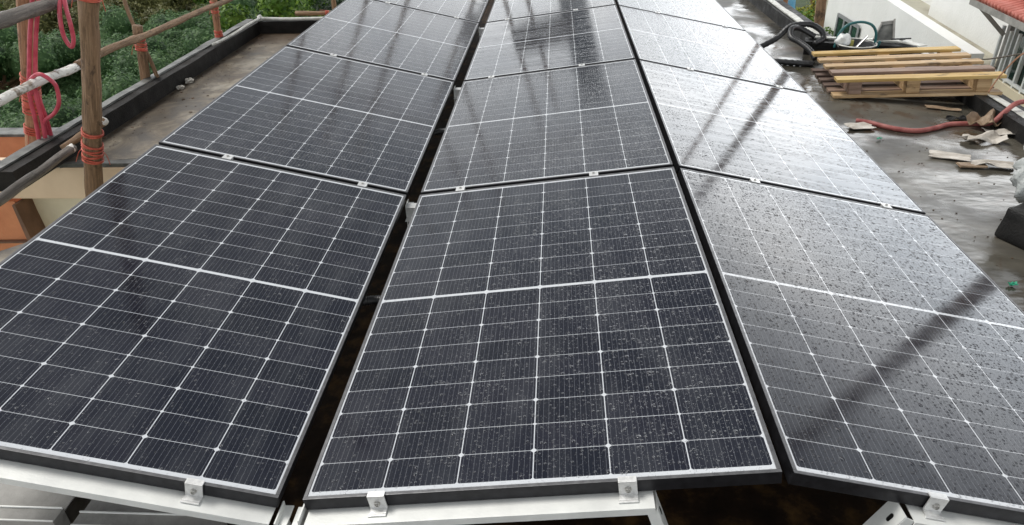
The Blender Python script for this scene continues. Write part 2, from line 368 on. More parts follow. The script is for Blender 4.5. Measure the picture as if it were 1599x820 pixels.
# ------------------------------------------------------------------ the roof we stand on
ZR = -.35
house = empty('flat_roof_house', (0, 0, ZR), 'flat wet bitumen roof with black tarred parapets under the solar array', 'building')
def P(mb, name, mat, smooth=False, parent=None):
    o = mb.build(name, mat, parent or house, smooth)
    if parent is None or parent is house: o.matrix_parent_inverse = Matrix.Translation((0, 0, -ZR))
    return o
deck = [(-2.6, 6.5), (-2.6, 2.92), (-1.9, 3.05), (-1.92, 2.12), (-2.35, 1.62), (-2.35, -3.2), (3.9, -3.2), (3.62, 5.15), (2.95, 5.42), (2.95, 9.3), (-1.0, 9.3), (-1.0, 6.5)]
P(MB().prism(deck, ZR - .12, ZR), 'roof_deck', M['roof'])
def wall_seg(a, b, w, z0, z1, bev=.012):
    a, b = Vector((*a, (z0 + z1) / 2)), Vector((*b, (z0 + z1) / 2)); return a, b, w, z1 - z0, bev
def seg(name, mat, a, b, w, z0, z1, bev=.012, n=8, amp=.006, parent=None, sd=0):
    """a wall or strip between two plan points, subdivided so its edges waver like hand-laid work"""
    A, B = Vector((*a, 0)), Vector((*b, 0)); d = (B - A).normalized(); s = Vector((-d.y, d.x, 0)) * w / 2; mb = MB(); rings = []
    for i in range(n + 1):
        p = A.lerp(B, i / n); j = amp * noise.noise(p * 2.3 + Vector((sd, 0, 0))); k = amp * noise.noise(p * 2.9 + Vector((0, sd + 5, 0)))
        rings.append([mb.bm.verts.new(q) for q in (p - s + Vector((0, 0, z0)), p + s + Vector((0, 0, z0)), p + s * (1 + k / w) + Vector((0, 0, z1 + j)), p - s * (1 + j / w) + Vector((0, 0, z1 + k)))])
    for i in range(n):
        for q in range(4): mb.bm.faces.new((rings[i][q], rings[i][(q + 1) % 4], rings[i + 1][(q + 1) % 4], rings[i + 1][q]))
    mb.bm.faces.new(rings[0][::-1]); mb.bm.faces.new(rings[-1])
    if bev: bmesh.ops.bevel(mb.bm, geom=[e for e in mb.bm.edges if abs(e.verts[0].co.z - z1) < .03 and abs(e.verts[1].co.z - z1) < .03 and e.calc_face_angle(0) > .5], offset=bev, segments=2, affect='EDGES')
    return P(mb, name, mat, parent=parent)
ZT = -.225
seg('parapet', M['tar_brown'], (-2.635, 2.50), (-2.635, 6.60), .13, ZR, ZT, n=30, sd=1)
seg('parapet_cap', M['cap'], (-2.69, 2.46), (-2.69, 6.56), .07, ZT + .002, ZT + .014, .003, n=40, amp=.012, sd=3)
seg('parapet', M['tar_brown'], (-2.57, 6.54), (-.9, 6.54), .12, ZR, ZT, n=10, sd=2)
seg('parapet', M['tar'], (3.02, 5.47), (3.02, 9.3), .20, ZR, ZT, n=26, sd=4)
seg('flashing_strip', M['strip'], (2.985, 5.55), (2.985, 9.3), .065, ZT + .004, ZT + .016, .003, n=30, amp=.010, sd=8)
seg('parapet', M['tar'], (2.86, 5.46), (3.72, 5.20), .17, ZR, ZT - .01, n=8, sd=5)
seg('flashing_strip', M['strip'], (2.90, 5.50), (3.70, 5.255), .05, ZT - .004, ZT + .012, .003, n=12, amp=.010, sd=9)
seg('parapet', M['tar'], (3.69, 5.15), (3.61, 2.2), .19, ZR, -.25, n=20, sd=6)
seg('flashing_strip', M['strip'], (3.70, 5.15), (3.62, 2.2), .06, -.246, -.243, .003, n=20, amp=.010, sd=7)
# pale round pipe lying on the far left corner of the cap
P(MB().tube([(-2.60, 5.4, ZT + .025), (-2.575, 5.8, ZT + .022), (-2.57, 6.2, ZT + .03), (-2.55, 6.50, ZT + .035)], .014, 8, wob=.2, sub=4), 'edge_pipe', M['strip'], True)
P(MB().tube([(-2.58, 6.50, ZT + .03), (-2.2, 6.50, ZT + .018), (-1.6, 6.50, ZT + .024), (-1.0, 6.5, ZT + .02)], .017, 8, wob=.15, sub=4), 'edge_pipe', M['strip'], True)
P(MB().blob((-2.56, 6.51, ZT + .03), .035, 3, .3, 2), 'pipe_joint', M['strip'], True)
# walls below
seg('edge_flashing', M['cap'], (-3.5, 2.93), (-1.85, 2.98), .08, -.375, -.352, .004, n=14, amp=.006, sd=12)
P(MB().box((-3.5, 2.92, -.60), (-1.6, 3.10, -.378), .004), 'wall_band', M['cream'])
P(MB().box((-2.96, 3.02, -7.0), (-1.2, 3.12, -.602)), 'wall', M['cream_low'])
P(MB().box((-2.3, -3.1, -7.0), (3.85, 3.0, -.475)), 'wall', M['cream_low'])
P(MB().box((-2.60, 3.15, -7.0), (3.5, 6.5, -.475)), 'wall', M['cream_low'])
P(MB().box((-.95, 6.52, -7.0), (2.9, 9.2, -.475)), 'wall', M['cream_low'])

por = empty('terracotta_annex', (-3.4, 3.0, -7), 'terracotta painted annex wall with its shaded side coloured brown below the cream wall', 'building')
def sub(root, mb, name, mat, smooth=False):
    o = mb.build(name, mat, root, smooth); o.matrix_parent_inverse = Matrix.LocRotScale(root.location, root.rotation_euler, None).inverted(); return o
sub(por, MB().hexa([(-5.2, 2.80, -7), (-2.96, 2.88, -7), (-2.96, 2.915, -7), (-5.2, 2.915, -7), (-5.2, 2.80, -.63), (-2.99, 2.90, -.615), (-2.99, 2.915, -.615), (-5.2, 2.915, -.63)]), 'wall', M['terra'])
sub(por, MB().bar((-5.2, 2.79, -.90), (-2.99, 2.872, -.90), .03, .012), 'joint_strip', M['terra_dark'])
sub(por, MB().hexa([(-2.955, 2.84, -2.6), (-2.84, 2.84, -2.6), (-2.84, 3.018, -2.6), (-2.955, 3.018, -2.6), (-2.985, 2.86, -.62), (-2.965, 2.86, -.62), (-2.965, 3.018, -.62), (-2.985, 3.018, -.62)]), 'shaded_side', M['terra_dark'])  # shade on the annex's right side, put in as a brown strip
anx = empty('orange_outbuilding', (-3.9, 4.0, -7), 'orange painted outbuilding with dark coping just left of the roof', 'building')
sub(anx, MB().box((-5.5, 3.55, -7), (-3.02, 3.66, -.40)), 'wall', M['terra'])
sub(anx, MB().box((-5.5, 3.53, -.398), (-2.98, 3.67, -.375), .004), 'coping', M['cap'])

# ------------------------------------------------------------------ solar panels
PWD, PLN, PITCH = 1.134, 1.722, 1.748
AL, BE, GA = 0.2225, 0.1199, 0.2049
def panel(colname, row, first=[None]):
    if colname == 'A': loc = (-.0639 - PWD * math.cos(AL), row * PITCH + .0057, -.0034 + PWD * math.sin(AL)); rot = (0, AL, 0)
    if colname == 'B': loc = (0, row * PITCH, 0); rot = (0, -BE, 0)
    if colname == 'C': loc = (PWD * math.cos(BE) + .0282, row * PITCH + .0046, PWD * math.sin(BE) - .0073); rot = (0, GA, 0)
    rn = ['frontmost', 'second', 'third', 'farthest'][row]
    cn = {'A': 'left-hand column', 'B': 'middle column', 'C': 'right-hand column'}[colname]
    look = {'A': 'dark blue black cells and fine rain beads', 'B': 'black cells under round raindrops', 'C': 'rain speckled glass glaring pale under the sky'}[colname]
    root = empty('solar_panel', loc, f'{rn} solar panel of the {cn}, {look}', 'solar panel', 'solar panels in three rows on the roof', rot)
    if first[0] is None:
        f = MB(); w = .010; t = .0018; dpt = .036
        f.box((0, 0, -dpt), (PWD, w, t), .0012); f.box((0, PLN - w, -dpt), (PWD, PLN, t), .0012)
        f.box((0, w, -dpt), (w, PLN - w, t), .0012); f.box((PWD - w, w, -dpt), (PWD, PLN - w, t), .0012)
        fo = f.build('frame', M['frame'], root)
        g = MB(); g.box((w - .001, w - .001, -.006), (PWD - w + .001, PLN - w + .001, 0)); go = g.build('glass_sheet', M['glass'], root)
        fo.data.materials.append(M['lip'])
        for p in fo.data.polygons:
            if p.normal.z > .3 and p.center.z > 0: p.material_index = 1
        first[0] = (fo, go)
    else:
        fo, go = first[0][0].copy(), first[0][1].copy()
        for q in (fo, go): col.objects.link(q); q.parent = root
    wet = {'A0': (.30, .25, 0), 'A1': (.45, .3, .0), 'A2': (.85, .7, .2), 'A3': (.9, .8, .2), 'B0': (.45, 1.0, 0), 'B1': (1.0, .9, .1), 'B2': (.9, .8, 1.0), 'B3': (.9, .8, .7),
           'C0': (.60, 1.0, 0), 'C1': (.65, .8, 1.0), 'C2': (1.0, .8, .4), 'C3': (.9, .7, .5)}[f'{colname}{row}']
    go.color = (*wet, 1)
    return root
roots = {}
for r in range(4):
    for c in 'ABC': roots[c, r] = panel(c, r)
bpy.context.view_layer.update()

# clamps: end clamps on the front edge, middle clamps on the seams
US = {'A': (.28, .82), 'B': (.165, .695), 'C': (.30, .83)}
side = {'A': 'left-hand', 'B': 'middle', 'C': 'right-hand'}
def end_clamp(c, u):
    m = roots[c, 0].matrix_world; x = u * PWD
    o = empty('end_clamp', m @ Vector((x, 0, 0)), 'silver end clamp with bolt on the front edge of the %s panel%s' % (side[c], {0: ', its left one', 1: ', its right one'}[US[c].index(u)] if c != 'x' else ''), 'clamp', 'clamps on the front edge', m.to_euler())
    b = MB(); W2 = .0215
    b.box((-W2, -.0035, .0025), (W2, .010, .0065), .001); b.box((-W2, -.0075, -.034), (W2, -.0035, .0065), .001); b.box((-W2, -.024, -.0375), (W2, -.0035, -.0335), .001)
    b.box((-W2 - .003, -.030, -.0385), (W2, -.024, -.0345), .001)
    b.build('bracket', M['clamp'], o)
    q = MB(); q.lathe([(.0085, 0), (.0085, .0015), (.0062, .002), (.0062, .007), (.0042, .0075), (.0036, .0045), (.0005, .0045)], 16, Matrix.Translation((0, -.0075, -.017)) @ Matrix.Rotation(R(90), 4, 'X'))
    q.build('bolt', M['bolt'], o)
for c, us in (('A', (.82,)), ('B', (.165, .695)), ('C', (.30,))):
    for u in us: end_clamp(c, u)
first = None
for c in 'ABC':
    for r in (1, 2, 3):
        for k, u in enumerate(US[c]):
            m = roots[c, r].matrix_world
            lab = f'small silver clamp on the {["", "nearest", "second", "farthest"][r]} seam of the {side[c]} column, {("left", "right")[k]} one of two'
            o = empty('mid_clamp', m @ Vector((u * PWD, -.013, 0)), lab, 'clamp', 'clamps on the seams between panels', m.to_euler())
            if first is None:
                b = MB(); b.box((-.02, -.021, .0022), (.02, .021, .0062), .001); b.box((-.02, -.009, -.03), (-.016, .009, .0022)); b.box((.016, -.009, -.03), (.02, .009, .0022)); p1 = b.build('bracket', M['clamp'], o)
                q = MB(); q.lathe([(.0065, .0062), (.0065, .0105), (.004, .011), (.0035, .008), (.0004, .008)], 14); p2 = q.build('bolt', M['bolt'], o); first = (p1, p2)
            else:
                for z in first: d = z.copy(); col.objects.link(d); d.parent = o

# support beams
def channel(mb, x0, x1, y0, y1, zt, h=.024, t=.003, z_of=None, flip=False):
    pass
def support(name, c, y0, y1, xa, xb, lab, group, lip=.022, drop=-.0395, ends=None):
    """cross beam following the tilt of a panel column; local frame of the column's front panel"""
    m = roots[c, 0].matrix_world
    o = empty(name, m @ Vector((xa, y0, drop)), lab, 'beam', group, m.to_euler())
    L = xb - xa; Wd = y1 - y0
    b = MB(); b.box((0, 0, -.003), (L, Wd, 0), .001); b.box((0, 0, -lip), (L, .003, -.0032), .0008); b.box((0, Wd - .003, -lip), (L, Wd, -.0032), .0008)
    b.build('channel', M['alu'], o); return o
for c, xa, xb in (('A', -.12, 1.128), ('B', .004, .845), ('C', .285, 1.25)):
    for k in range(5):
        y = 0 if k == 0 else k * PITCH - .013
        nm = ['at the front edge', 'under the nearest seam', 'under the second seam', 'under the third seam', 'at the far end'][k]
        y0, y1 = (-.047, .035) if k == 0 else (y - .041, y + .041)
        o = support('support_beam', c, y0, y1, xa if k == 0 else max(xa, .0), xb if k == 0 else min(xb, 1.12), f'white aluminium beam {nm} of the {side[c]} panels', 'white beams across under the panels')
        if k == 0 and c != 'A':
            pass
# front trestle legs
for (a, b_, lab) in (((.850, -.005, .045), (.985, -.03, -.345), 'slotted aluminium brace leaning down from the right end of the middle beam'),
                     ((1.405, -.005, .040), (1.20, -.03, -.345), 'slotted aluminium brace leaning down from the left end of the right-hand beam')):
    A, B = Vector(a), Vector(b_); o = empty('brace', B, lab, 'brace', 'leaning braces under the ridge')
    d = (A - B).normalized(); s_ = d.cross(Vector((0, 1, 0))).normalized()
    if s_.z < 0: s_ = -s_
    mb = MB(); mb.bar(A - B, Vector((0, 0, 0)), .003, .062, (0, 1, 0)); mb.bar(A - B - s_ * .013 + Vector((0, -.031, 0)), -s_ * .013 + Vector((0, -.031, 0)), .024, .003, (0, 1, 0)); mb.bar(A - B - s_ * .013 + Vector((0, .031, 0)), -s_ * .013 + Vector((0, .031, 0)), .024, .003, (0, 1, 0))
    mb.build('channel', M['alu'], o)
    # slot seen as a dark recess plate with rounded ends
    c0 = (A - B) - d * .035 + s_ * .0022
    q = MB()
    for i in range(-4, 5): q.lathe([(.0052, 0), (.0052, .001)], 12, Matrix.Translation(c0 + d * i * .0016 + Vector((0, -.005, 0))) @ s_.to_track_quat('Z', 'Y').to_matrix().to_4x4())
    q.build('slot', M['tar'], o)
# upright legs in the valley gap, and the L feet seen between the columns
for k in range(5):
    y = 0.0 if k == 0 else k * PITCH - .013
    o = empty('valley_foot', (-.035, y, ZR), f'aluminium foot in the valley gap {["at the front", "at the nearest seam", "at the second seam", "at the third seam", "at the far end"][k]}', 'bracket', 'feet standing in the valley gap')
    a = MB(); a.box((-.032, -.040, 0), (-.028, .03, .31), .0008); a.box((-.028, -.040, .29), (-.006, .03, .294), .0008); a.build('upright', M['alu'], o)
    if k == 0: b = MB(); b.box((.030, -.042, 0), (.034, .03, .325), .0008); b.box((.004, -.042, .285), (.030, .03, .289), .0008); b.build('upright', M['alu'], o)
    if k > 0:
        b = MB(); b.box((-.026, -.055, .305), (.024, -.01, .309), .001); b.box((-.026, -.058, .26), (.024, -.055, .309), .001); b.box((-.026, -.10, .258), (.024, -.058, .262), .001); b.build('angle_plate', M['clamp'], o)
# base rails on the roof under the left front corner
for k, (y0, x0, x1, zt, lab) in enumerate([(.185, -1.6, -.83, -.285, 'grey base rail lying under the left front panel, outer length'), (.178, -.775, -.34, -.290, 'grey base rail lying under the left front panel, inner length')]):
    o = empty('base_rail', (x0, y0, ZR), lab, 'rail', 'base rails under the left front panel')
    b = MB(); b.box((0, -.05, 0), (x1 - x0, .0, zt - ZR), .002); b.box((0, .0, (zt - ZR) - .012), (x1 - x0, .34, (zt - ZR) - .008), .001); b.build('channel', M['fascia'], o)
    b = MB(); b.box((0, -.004, zt - ZR + .0005), (x1 - x0, 0, zt - ZR + .006), .0008); b.box((0, -.05, zt - ZR + .0005), (x1 - x0, -.046, zt - ZR + .005), .0008); b.build('lip', M['alu'], o)
# black corrugated conduit across the valley gap
def corrugated(name, pts, r, lab, cat, sub_=8, mat='hose_black', rings=140):
    b = MB(); b.tube(pts, lambda t: r * (1 + .10 * math.sin(t * rings * 2 * math.pi / 2)), 12, sub=sub_)
    return tag(b.build(name, M[mat], None, True), lab, cat)
corrugated('cable_conduit', [(-.35, 1.02, -.16), (-.10, .97, -.075), (-.03, .97, -.065), (.06, .98, -.075), (.35, 1.1, -.17)], .016, 'black corrugated conduit crossing the valley gap halfway along the nearest panels', 'conduit', 26)
corrugated('cable_conduit', [(-.35, 2.74, -.16), (-.10, 2.70, -.075), (-.03, 2.70, -.06), (.06, 2.71, -.075), (.35, 2.8, -.17)], .016, 'black corrugated conduit crossing the valley gap along the second panels', 'conduit', 26)

# ------------------------------------------------------------------ pole scaffolding
def pole(name, a, b, r0, r1, mat, lab, cat='pole', group=None, bend=.02, seed=0, knots=3, lash=(), whites=()):
    A, B = Vector(a), Vector(b); L = (B - A).length; o = empty(name, A, lab, cat, group)
    q = (B - A).to_track_quat('Z', 'Y'); o.rotation_euler = q.to_euler()
    n = max(10, int(L / .06)); pts = []
    for i in range(n + 1):
        t = i / n; w = math.sin(t * math.pi) * bend
        pts.append(Vector((w + .012 * noise.noise(Vector((t * 6, seed, 0))), bend * .6 * noise.noise(Vector((t * 4, 0, seed))), t * L)))
    ks = [(random.random(), random.random() * .16 + .05) for _ in range(knots)]
    def rad(t):
        r = r0 + (r1 - r0) * t
        for kt, ka in ks: r *= 1 + ka * math.exp(-((t - kt) * L / .035) ** 2)
        return r
    b_ = MB(); b_.tube(pts, rad, 16, True, .22, seed); b_.build('shaft', M[mat], o, True)
    for (d, w, cnt) in lash:      # turns of strap
        l = MB()
        for k in range(cnt):
            z = d + (k - cnt / 2) * w / cnt + random.uniform(-.004, .004); i = min(n, max(0, int(z / L * n))); c = pts[i]; r = rad(z / L) * 1.10
            tl = random.uniform(-.25, .25)
            ring = [Vector((c.x + r * math.cos(x), c.y + r * math.sin(x), z + tl * r * math.cos(x + k))) for x in [2 * math.pi * j / 20 for j in range(21)]]
            l.tube(ring, .0055, 6, False)
        for k in range(2):
            x = random.random() * 6.28; p0 = Vector((pts[min(n, int(d / L * n))].x + r * math.cos(x), r * math.sin(x), d))
            l.tube([p0, p0 + Vector((.02 * math.cos(x), .02 * math.sin(x), -.03)), p0 + Vector((.03 * math.cos(x + .4), .03 * math.sin(x), -.09))], .002, 5, sub=4)
        l.build('lashing', M['strap'], o, True)
    for (z0, z1) in whites:
        l = MB(); pp = [pts[min(n, int((z0 + (z1 - z0) * k / 6) / L * n))] for k in range(7)]
        l.tube([Vector((p.x, p.y, z0 + (z1 - z0) * k / 6)) for k, p in enumerate(pp)], lambda t: rad(z0 / L) * 1.03, 16, True, .22, seed); l.build('painted_end', M['white_paint'], o, True)
    return o
G = 'timber poles of the left scaffold'
pole('scaffold_pole', (-2.38, 2.63, -.95), (-1.35, 2.55, 2.2), .050, .046, 'bark', 'thick brown timber upright standing in front of the cream wall', 'pole', G, .01, 1, 4, [(.86, .12, 9), (.98, .02, 3), (1.80, .09, 8)])
pole('scaffold_pole', (-3.16, 3.22, -.95), (-2.22, 3.22, 2.0), .052, .040, 'bark_red', 'split reddish timber upright at the left edge beside the pink hose', 'pole', G, .02, 2, 1, [(1.02, .26, 22), (.76, .05, 5), (1.80, .06, 4)])
pole('scaffold_pole', (-2.81, 4.4, -.6), (-2.67, 4.38, .20), .040, .036, 'bark', 'short sawn-off upright where the railing pole is tied on', 'pole', G, .004, 3, 1, [(.67, .10, 7)])
pole('scaffold_stick', (-2.60, 4.42, -.5), (-2.82, 4.5, .75), .017, .013, 'bark', 'thin pale stick leaning across the short sawn-off upright', 'stick', None, .03, 4, 2)
pole('scaffold_pole', (-2.74, 5.78, -.6), (-2.50, 5.7, 1.9), .032, .028, 'bark_red', 'slim reddish upright at the farther end of the left railing', 'pole', G, .01, 5, 2, [(.42, .07, 7), (.68, .11, 8), (.86, .05, 4)])
# railing pole with peeling white paint
pole('railing_pole', (-2.40, 1.9, .235), (-2.62, 3.60, .135), .028, .026, 'bark_white', 'middle railing pole flaked with white paint, crossing behind the uprights', 'pole', 'horizontal railing poles', .02, 6, 3, [], [(1.28, 1.50)])
pole('railing_pole', (-2.60, 3.42, .150), (-2.68, 7.4, .09), .026, .022, 'bark', 'bare grey brown railing pole running away to the far upright', 'pole', 'horizontal railing poles', -.05, 7, 4, [], [(0.02, .24)])
pole('railing_pole', (-2.36, 2.0, .605), (-2.30, 3.75, .64), .038, .034, 'bark_grey', 'thick wet grey railing pole crossing the top left corner', 'pole', 'horizontal railing poles', .0, 8, 2)
pole('railing_pole', (-2.33, 1.35, -.22), (-2.26, 2.66, -.135), .030, .024, 'bark_grey', 'low grey pole with a white end tied to the thick brown upright', 'pole', 'horizontal railing poles', .0, 9, 2, [], [(1.285, 1.315)])
pole('railing_pole', (-2.33, 2.66, -.14), (-2.22, 2.95, -.075), .020, .028, 'bark', 'stub of pole with a white painted end poking past the brown upright', 'pole', 'horizontal railing poles', .0, 10, 0, [], [(.27, .325)])
# pink hose hung over the railing
def hose(name, paths, r, mat, lab):
    b = MB()
    for p in paths: b.tube(p, r, 10, sub=8)
    return tag(b.build(name, M[mat], None, True), lab, 'hose')
hose('garden_hose', [
    [(-2.38, 3.0, .82), (-2.44, 3.0, .64), (-2.525, 3.0, .46), (-2.605, 3.0, .27), (-2.675, 3.0, .09), (-2.705, 3.0, -.09), (-2.735, 3.0, -.23), (-2.80, 3.02, -.42)],
    [(-2.36, 3.02, .82), (-2.415, 3.02, .64), (-2.50, 3.02, .46), (-2.58, 3.02, .27), (-2.65, 3.02, .09), (-2.675, 3.02, -.09), (-2.705, 3.02, -.23), (-2.77, 3.04, -.42)],
    [(-2.66, 3.05, .18), (-2.665, 3.05, .05), (-2.675, 3.06, -.10), (-2.70, 3.07, -.24), (-2.76, 3.08, -.42)],
    [(-2.63, 2.96, .10), (-2.60, 2.94, .17), (-2.55, 2.92, .215), (-2.49, 2.91, .235), (-2.44, 2.91, .20), (-2.425, 2.92, .155), (-2.46, 2.94, .05), (-2.54, 2.97, -.03), (-2.66, 3.02, -.10), (-2.70, 3.06, -.2)],
], .0125, 'hose_pink', 'doubled pink red hose hanging over the left railing')
hose('hose_loop', [[(-2.255, 3.0, .66), (-2.27, 2.97, .60), (-2.28, 2.95, .52), (-2.287, 2.95, .44), (-2.265, 2.95, .385), (-2.235, 2.95, .43), (-2.222, 2.95, .52), (-2.23, 2.97, .60), (-2.24, 3.0, .66)]], .0125, 'hose_pink', 'narrow loop of pink hose dangling from the thick grey pole')
# far scaffold
GF = 'poles of the far scaffold'
pole('scaffold_pole', (-2.25, 8.0, -1.6), (-2.0, 7.9, 3.2), .030, .026, 'bark', 'far upright peeping over the left panels beside the blue sheet', 'pole', GF, .01, 21, 2, [(1.12, .1, 6)])
pole('scaffold_beam', (-2.70, 8.0, -.45), (-1.4, 8.02, -.455), .028, .026, 'bark', 'short horizontal timber behind the far parapet, tied with red strap', 'pole', None, .0, 22, 1, [(.42, .05, 4)])
for k, (x, y, h, nm) in enumerate([(-1.62, 8.6, 3.4, 'left'), (-1.12, 8.7, 3.4, 'second'), (-.33, 9.6, 2.6, 'third'), (-.02, 9.7, 2.4, 'fourth')]):
    pole('scaffold_pole', (x, y, -1.5), (x + .1, y, h), .035, .03, 'bark', f'tall timber upright beyond the far end of the array, {nm} from the left', 'pole', GF, .02, 30 + k, 2)
pole('scaffold_beam', (-3.0, 8.66, 2.6), (1.2, 8.75, 2.5), .03, .028, 'bark', 'horizontal timber high across the far scaffold uprights', 'pole', None, .03, 36, 3)
# right side uprights
GR = 'poles of the right scaffold'
pole('scaffold_pole', (3.26, 6.05, -1.6), (3.00, 6.2, 2.7), .047, .040, 'bark', 'stout timber upright between the blue sheet and the yellow green tree', 'pole', GR, .01, 41, 3)
pole('scaffold_pole', (3.33, 7.6, -1.6), (3.18, 7.6, 2.2), .030, .026, 'bark_red', 'thin upright in front of the blue sheet', 'pole', GR, .01, 42, 2)
pole('scaffold_pole', (3.98, 2.75, -1.6), (3.55, 3.1, 3.0), .065, .055, 'bark', 'leaning timber upright outside the right parapet', 'pole', GR, .01, 43, 2)

# ------------------------------------------------------------------ pallet
pal = empty('wooden_pallet', (2.70, 4.11, -.345), 'two-way timber pallet lying on the wet roof, its right end on the parapet', 'pallet')
ux = (Vector((3.735, 3.83, -.24)) - Vector((2.70, 4.11, -.345))).normalized(); vy = Vector((-ux.y, ux.x, 0)).normalized(); vz = ux.cross(vy)
vy = (vy + ux * .06).normalized()
pal.rotation_euler = Matrix((ux, vz.cross(ux), vz)).transposed().to_euler()
PLW, PD = 1.06, .84
def board(name, y0, y1, z0, z1, x0, x1, mi, w=.0):
    q0, q1 = -.17 * y0, -.17 * y1; b = MB(); b.hexa([(x0 + q0, y0, z0), (x1 + q0, y0 + w, z0), (x1 + q1, y1 + w, z0), (x0 + q1, y1, z0), (x0 + q0, y0, z1), (x1 + q0, y0 + w, z1), (x1 + q1, y1 + w, z1), (x0 + q1, y1, z1)], .0025); return b.build(name, PW[mi], pal)
ny = 5
tops = [(0.0, .10, 0), (.185, .28, 2), (.37, .46, 1), (.56, .65, 1), (.765, .86, 0)]
for i, (a, b_, mi) in enumerate(tops): board('top_board', a, b_, .118, .141, random.uniform(-.006, .006), PLW + random.uniform(-.008, .008), mi, random.uniform(-.008, .008))
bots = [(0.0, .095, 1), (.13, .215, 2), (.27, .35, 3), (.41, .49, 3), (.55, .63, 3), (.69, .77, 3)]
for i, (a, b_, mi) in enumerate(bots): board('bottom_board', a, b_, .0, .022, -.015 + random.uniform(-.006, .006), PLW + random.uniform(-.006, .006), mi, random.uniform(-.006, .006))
for x, mi in ((.09, 2), (.47, 1), (.91, 1)): board('stringer', .025, PD - .03, .0225, .1175, x, x + .085, mi)

# ------------------------------------------------------------------ bucket, black hose, hopper, sheets on the back parapet
bk = empty('rubber_bucket', (3.17, 5.12, ZT - .15), 'black rubber mixing bucket with a teal loop handle behind the pallet', 'bucket')
mb = MB(); mb.lathe([(.11, 0), (.155, .17), (.163, .175), (.163, .185), (.150, .185), (.145, .17), (.10, .02), (.001, .02)], 36); mb.build('body', M['bucket'], bk, True)
mb = MB(); mb.tube([(.165 * math.cos(a), .165 * math.sin(a), .186) for a in [2 * math.pi * k / 40 for k in range(41)]], .006, 8, False); mb.build('rim', M['strip'], bk, True)
mb = MB(); mb.tube([(-.17, 0, .15), (-.165, 0, .19), (-.15, .0, .27), (-.10, 0, .335), (0, 0, .36), (.10, 0, .335), (.15, 0, .27), (.162, 0, .19), (.185, 0, .155), (.20, 0, .20)], .011, 10, sub=5); mb.build('handle', M['teal'], bk, True)
o = empty('plastic_jug', (3.055, 5.10, ZT + .03), 'crumpled white plastic jug standing in the black bucket', 'jug')
mb = MB(); mb.blob((0, 0, .035), .055, 5, .45, 3, (1.1, .8, 1.0)); mb.build('body', M['plastic_white'], o, True)
mb = MB(); mb.box((.055, -.02, -.06), (.085, .0, .04), .006); mb.build('label_patch', M['yellow'], o)
mb = MB(); mb.bar((.0, 0, 0), (.10, .03, .11), .02, .012, bev=.003); tag(mb.build('trowel_blade', M['bolt']), 'steel tool leaning in the black bucket', 'tool').location = (3.13, 5.03, ZT + .0)
corrugated('drain_hose', [(2.80, 4.98, -.325), (2.62, 5.03, -.325), (2.40, 5.12, -.325), (2.33, 5.22, -.32), (2.42, 5.36, -.29), (2.60, 5.45, -.22), (2.72, 5.50, -.13), (2.88, 5.48, -.11), (2.98, 5.44, -.16), (2.99, 5.40, -.22), (2.90, 5.32, -.24)], .025, 'thick black hose looped over the parapet corner behind the pallet', 'hose', 12, rings=90)
corrugated('drain_hose', [(2.82, 5.01, -.29), (2.79, 5.10, -.24), (2.73, 5.2, -.20), (2.67, 5.28, -.17), (2.70, 5.38, -.12), (2.80, 5.45, -.14), (2.92, 5.40, -.20)], .024, 'inner loop of thick black hose hanging down to the pallet', 'hose', 12, rings=60)
o = empty('metal_hopper', (3.47, 5.30, ZT + .012), 'small tilted grey metal tray standing on the back parapet', 'tray')
mb = MB(); mb.hexa([(-.08, 0, 0), (.09, 0, 0), (.09, .02, .0), (-.08, .02, 0), (.0, .10, .11), (.10, .10, .125), (.10, .12, .125), (0, .12, .11)], .003); mb.build('plate', M['cap'], o)
mb = MB(); mb.bar((-.08, 0, .004), (.0, .10, .115), .012, .03, bev=.002); mb.bar((.09, 0, .004), (.10, .10, .155), .012, .03, bev=.002); mb.bar((-.005, .10, .12), (.105, .10, .134), .012, .03, bev=.002); mb.build('rim', M['fascia'], o)
mb = MB(); mb.hexa([(3.55, 5.20, -.205), (3.66, 5.03, -.205), (3.74, 5.06, -.205), (3.62, 5.24, -.205), (3.55, 5.20, -.198), (3.66, 5.03, -.198), (3.74, 5.06, -.198), (3.62, 5.24, -.198)]); tag(mb.build('metal_sheet_scrap', M['strip']), 'pale metal offcut at the right end of the back parapet', 'scrap')
mb = MB(); mb.bar((3.50, 5.22, -.185), (3.66, 5.20, -.175), .012, .012, bev=.002); mb.bar((3.60, 5.26, -.2), (3.58, 5.15, -.17), .02, .01, bev=.002); tag(mb.build('pipe_wrench', M['hose_black']), 'dark steel wrench lying across the parapet end', 'tool')

